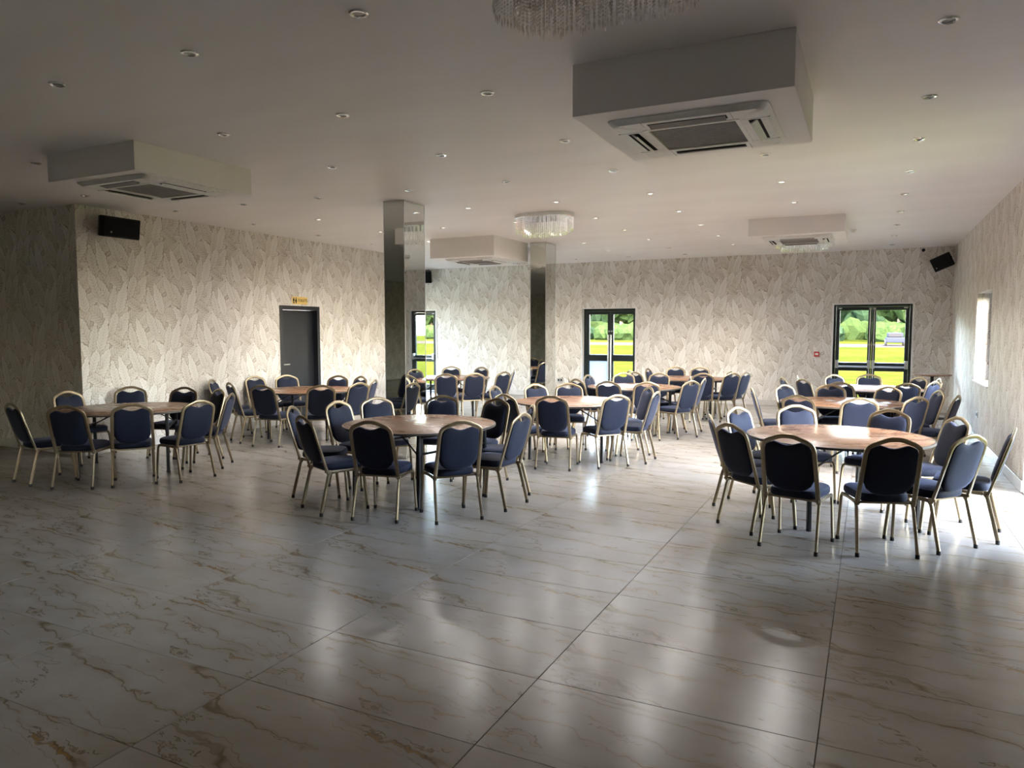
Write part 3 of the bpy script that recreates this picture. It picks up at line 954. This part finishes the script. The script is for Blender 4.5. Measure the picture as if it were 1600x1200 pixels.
ROWS = {0: [4.46, 5.83, 7.07, 8.45, 9.80, 11.23, 12.62, 14.06, 15.5], 1: [7.06, 8.44, 9.84], 2: [3.05, 4.42, 5.8, 7.08, 8.46, 9.88, 11.28, 12.7, 14.14],
        3: [3.04, 4.39, 5.77, 7.09, 8.48, 9.94, 11.3, 12.68, 14.12, 15.47], 4: [3.03, 4.38, 5.71, 7.03, 8.39, 9.8, 11.2, 12.67, 14.11, 15.42],
        5: [6.93, 8.36, 9.8, 14.1, 15.5], 6: [4.33, 6.87, 8.28, 9.76, 11.2], 7: [5.6, 6.83, 8.2, 9.65, 11.07], 8: [5.59]}
ORD = ['first', 'second', 'third', 'fourth', 'fifth', 'sixth', 'seventh', 'eighth', 'ninth', 'tenth']
LENS_GLOW = None; FILL = []
def add_fill(o, yy):
    """give an unlit fitting an added fill lamp and a glowing lens"""
    global LENS_GLOW
    ln = [c for c in o.children if c.name.startswith('lens')][0]
    if LENS_GLOW is None: LENS_GLOW = ln.data.copy(); LENS_GLOW.materials[0] = M['lens_glow']
    ln.data = LENS_GLOW
    L = bpy.data.lights.new('added_fill_lamp', 'SPOT'); L.energy = SPOT_W; L.color = (1, .96, .925)  # spot added to brighten the far half; the real fitting is off
    L.spot_size = math.radians(160); L.spot_blend = 1.0; L.shadow_soft_size = .035
    lo = bpy.data.objects.new('added_fill_lamp', L); COL.objects.link(lo); lo.location = (0, 0, -.02); lo.parent = o
dl0 = make_downlight(); first = True
for ci, ys in ROWS.items():
    for k, yy in enumerate(ys):
        o = dl0 if first else copy_tree(dl0); first = False
        o.location = (COLS[ci][0], yy, H)
        if 8 < yy < 15.2 and 0 < ci < 7: FILL.append((o, yy))
        tag(o, 'recessed round downlight, %s from the camera in the row %s' % (ORD[k], COLS[ci][1]), 'ceiling light', 'recessed ceiling downlights')

for o, yy in FILL: add_fill(o, yy)

# ---------------------------------------------------------------- speakers
def speaker(label, loc, rot, w=.56, h=.30, d=.30, brk=(0, .12, 0)):
    t = thing('speaker', label, 'speaker', loc, 0, 'black wall speakers'); t.rotation_euler = rot
    bm = bmesh.new()      # plan: wide front, tapered rear
    pl = [(-w/2, -d/2), (w/2, -d/2), (w/2, -d*.12), (w*.30, d/2), (-w*.30, d/2), (-w/2, -d*.12)]
    lo = [bm.verts.new((x, y, -h/2)) for x, y in pl]; hi = [bm.verts.new((x, y, h/2)) for x, y in pl]
    for k in range(6): bm.faces.new((lo[k], lo[(k+1) % 6], hi[(k+1) % 6], hi[k]))
    bm.faces.new(lo[::-1]); bm.faces.new(hi)
    bmesh.ops.bevel(bm, geom=list(bm.edges), offset=.008, segments=2, affect='EDGES')
    link('cabinet', bm, 'speaker', t)
    bx('front_grille', 'dark', (-w/2+.02, w/2-.02, -d/2-.006, -d/2, -h/2+.018, h/2-.018), t, bev=.003)
    bm = bmesh.new(); cyl(bm, (-w*.32, -d/2-.006, -h*.25), (-w*.32, -d/2-.009, -h*.25), .012, n=12); link('badge', bm, 'grille', t)
    bm = bmesh.new(); tube(bm, [Vector((0, d/2-.01, 0)), Vector((brk[0], d/2+brk[1], brk[2]))], .03, .03, Vector((0, 0, 1)))
    link('wall_bracket', bm, 'black', t)
    return t
speaker('black loudspeaker high on the pale left wall, by the dark corner', (XL+.24, 6.28, 2.945), (math.radians(8), 0, PI/2), w=.50, h=.26, d=.28, brk=(0, .09, .03))
speaker('black tilted loudspeaker high in the back right corner', (1.20, 16.03, 2.90), (math.radians(16), math.radians(-20), math.radians(-32)), w=.34, h=.26, d=.26, brk=(0, .24, .02))
speaker('black loudspeaker peeking out behind the near mirrored pillar', (-10.42, 16.02, 3.0), (math.radians(14), 0, math.radians(25)), w=.40, h=.30, d=.28, brk=(0, .20, .02))
bm = bmesh.new(); tube(bm, round_path([(-10.32, 16.2, 3.05), (-10.10, 16.31, 3.12), (-10.03, 16.32, 3.17), (-10.04, 16.32, 3.205)], .05, 4), .010, .010, Vector((0, 0, 1)), 6)
tag(link('speaker_cable', bm, 'white', None, True), 'white cable looping from the speaker behind the pillar to the ceiling', 'cable')

# ---------------------------------------------------------------- sign, switches, sockets
t = thing('toilet_sign', 'small gold toilets sign with two figures above the black door', 'sign', (XL+.004, 9.90, 2.135))
bx('plate', 'goldplate', (-.004, .004, -.19, .19, -.065, .065), t, bev=.002)
def figure(bm, y, skirt):
    def f(pts):
        a = [bm.verts.new((.0045, y+p[0], p[1])) for p in pts]; b = [bm.verts.new((.0065, y+p[0], p[1])) for p in pts]
        n = len(a); bm.faces.new(a[::-1]); bm.faces.new(b)
        for k in range(n): bm.faces.new((a[k], a[(k+1) % n], b[(k+1) % n], b[k]))
    f([(.010*math.cos(2*PI*k/10), .042+.010*math.sin(2*PI*k/10)) for k in range(10)])
    if skirt: f([(-.008, .030), (-.024, -.018), (-.010, -.018), (-.010, -.052), (.010, -.052), (.010, -.018), (.024, -.018), (.008, .030)])
    else: f([(-.018, .030), (-.018, -.008), (-.011, -.008), (-.011, -.052), (.011, -.052), (.011, -.008), (.018, -.008), (.018, .030)])
bm = bmesh.new(); figure(bm, -.155, False); figure(bm, -.100, True); link('pictogram', bm, 'dark', t)
fc = bpy.data.curves.new('lettering', 'FONT'); fc.body = 'TOILETS'; fc.size = .066; fc.extrude = .001; fc.align_y = 'CENTER'
fc.materials.append(M['dark'])
ft = bpy.data.objects.new('lettering_curve', fc); COL.objects.link(ft)
me = bpy.data.meshes.new_from_object(ft.evaluated_get(bpy.context.evaluated_depsgraph_get())); bpy.data.objects.remove(ft)
fo = bpy.data.objects.new('lettering', me); COL.objects.link(fo); fo.parent = t
fo.rotation_euler = (PI/2, 0, PI/2); fo.location = (.0055, -.062, 0)

t = thing('fire_call_point', 'small red fire alarm call point left of the double exit doors', 'alarm', (-.99, YB-.012, 1.11))
bx('housing', 'red', (-.05, .05, -.022, .012, -.05, .05), t, bev=.005); bx('press_plate', 'white', (-.03, .03, -.026, -.022, -.02, .02), t)
def socket(label, loc, rz):
    t = thing('wall_socket', label, 'socket', loc, rz); bx('plate', 'steel', (-.075, .075, -.010, .0, -.045, .045), t, bev=.003)
    for s in (-1, 1): bx('outlet', 'dark', (s*.035-.018, s*.035+.018, -.012, -.010, -.02, .02), t)
    return t
socket('double wall socket low on back wall, left of the glass doorway', (-6.74, YB, .40), 0)
socket('double wall socket low on the right wall below the window', (XR, 12.14, .41), -PI/2)
t = thing('security_camera', 'tiny black security camera on the ceiling line, near the right speaker', 'camera', (.87, YB-.04, 3.15))
bm = bmesh.new(); cyl(bm, (0, 0, .03), (0, 0, .054), .035, n=14); link('base', bm, 'white', t, True)
bm = bmesh.new(); bmesh.ops.create_uvsphere(bm, u_segments=14, v_segments=8, radius=.032); link('dome', bm, 'speaker', t, True)
t = thing('smoke_detector', 'white smoke detector beside the far right air conditioner', 'detector', (-.30, 12.9, H))
bm = bmesh.new(); cyl(bm, (0, 0, 0), (0, 0, -.02), .05, n=18); link('base', bm, 'white', t, True)
bm = bmesh.new(); cyl(bm, (0, 0, -.02), (0, 0, -.05), .038, .028, n=18); link('head', bm, 'white', t, True)

# ================================================================ OUTDOOR THINGS
def blob(bm, c, r, rnd, sub=3):
    g = bmesh.ops.create_icosphere(bm, subdivisions=sub, radius=1.0)
    from mathutils import noise as mn
    off = Vector((rnd.uniform(0, 50), rnd.uniform(0, 50), rnd.uniform(0, 50)))
    for v in g['verts']:
        d = v.co.normalized()
        k = 1 + .30*mn.noise(d*2.2+off) + .16*mn.noise(d*6+off) + .08*mn.noise(d*14+off)
        v.co = Vector(c) + Vector((d.x*r[0], d.y*r[1], d.z*r[2]))*k
# x, y, height, shade, place
TREES = [(-84, 122, 13, 0, 'left'), (-74, 116, 13, 1, 'right'), (-64, 123, 14, 0, 'beyond'),
         (-47, 121, 13, 0, 'left'), (-37, 116, 13, 1, 'right'), (-27, 122, 14, 0, 'beyond'),
         (-6, 117, 13, 0, 'left'), (3.5, 112, 13, 1, 'right'), (13, 120, 13, 0, 'beyond')]
TLAB = ['dark green tree beyond the field, seen through glass behind the near pillar', 'bright green tree beyond the field, behind the near pillar', 'dark tree beyond the field, hidden by the wall between the pillars',
        'dark green tree beyond the field, in the single doorway, left pane', 'bright green tree beyond the field, in the single doorway, right pane', 'dark tree beyond the field, right of the single doorway',
        'dark green tree beyond the field, in the left exit door', 'bright green tree beyond the field, in the right exit door', 'dark tree beyond the field, far right behind the wall']
for k, (x, y, h, c, _) in enumerate(TREES):
    rnd = random.Random(k)
    t = thing('tree', TLAB[k], 'tree', (x, y, -.05), 0, 'trees beyond the field')
    bm = bmesh.new()
    for q in range(7):
        an = 2*PI*q/7; rr = 1.5 if q else 0
        blob(bm, (rr*math.cos(an), rr*math.sin(an)*.8, h*(.50+.16*rnd.random())), (h*.21, h*.20, h*.30), rnd, 3)
    blob(bm, (0, 0, h*.80), (h*.20, h*.20, h*.22), rnd, 3)
    for q in range(5): blob(bm, (rnd.uniform(-3, 3), -2.2+rnd.uniform(-.6, .6), 1.1), (1.7, 1.5, 1.5), rnd, 2)
    link('foliage', bm, 'leafb' if c else 'leafa', t, False)
    bm = bmesh.new(); cyl(bm, (0, 0, 0), (0, 0, h*.5), .38, .22, 10); link('trunk', bm, 'bark', t)
for k, (x0, x1, lab) in enumerate([(-95, -76, 'dense green hedge beyond the field, behind the near pillar'), (-58, -32, 'dense green hedge beyond the field, through the single doorway'), (-13, 13, 'dense green hedge beyond the field, through the exit doors')]):
    rnd = random.Random(50+k)
    t = thing('hedge', lab, 'hedge', ((x0+x1)/2, 134, -.05), 0, 'hedges beyond the field')
    bm = bmesh.new(); q = x0
    while q < x1:
        blob(bm, (q-(x0+x1)/2, rnd.uniform(-1, 1), rnd.uniform(2.5, 7.5)), (rnd.uniform(2.4, 3.8), 2.0, rnd.uniform(4, 6)), rnd, 3); q += 1.5
    link('foliage', bm, 'leafa', t, False)
    bm = bmesh.new(); q = x0
    while q < x1:
        blob(bm, (q-(x0+x1)/2, -5+rnd.uniform(-.5, .5), 1.2), (2.2, 1.2, rnd.uniform(1.6, 2.6)), rnd, 2); q += 2.0
    link('undergrowth', bm, 'leafb', t, False)
t = thing('parked_car', 'tiny blue-grey car parked beyond the field, in the right exit door', 'car', (2.25, 84, -.03), 0)
bm = bmesh.new(); box(bm, -.85, .85, -2.0, 2.0, .33, .85, bev=.10); box(bm, -.72, .72, -1.2, 1.3, .85, 1.32, bev=.15); link('body', bm, 'car', t)
for sx in (-1, 1):
    for sy in (-1, 1):
        bm = bmesh.new(); cyl(bm, (sx*.72, sy*1.3, .33), (sx*.92, sy*1.3, .33), .33, n=16); link('wheel', bm, 'rubber', t)
bx('windscreen', 'dark', (-.60, .60, -1.23, -1.19, .92, 1.24), t)
t = thing('timber_frame', 'yellow timber post and beam frame outside the single glass doorway', 'frame', (-6.55, 19.6, -.05))
bx('post', 'timber', (-.06, .06, -.06, .06, 0, 2.35), t, bev=.008); bx('post', 'timber', (1.94, 2.06, -.06, .06, 0, 2.35), t, bev=.008)
bx('beam', 'timber', (-.06, 2.06, -.07, .07, 2.25, 2.40), t, bev=.008)
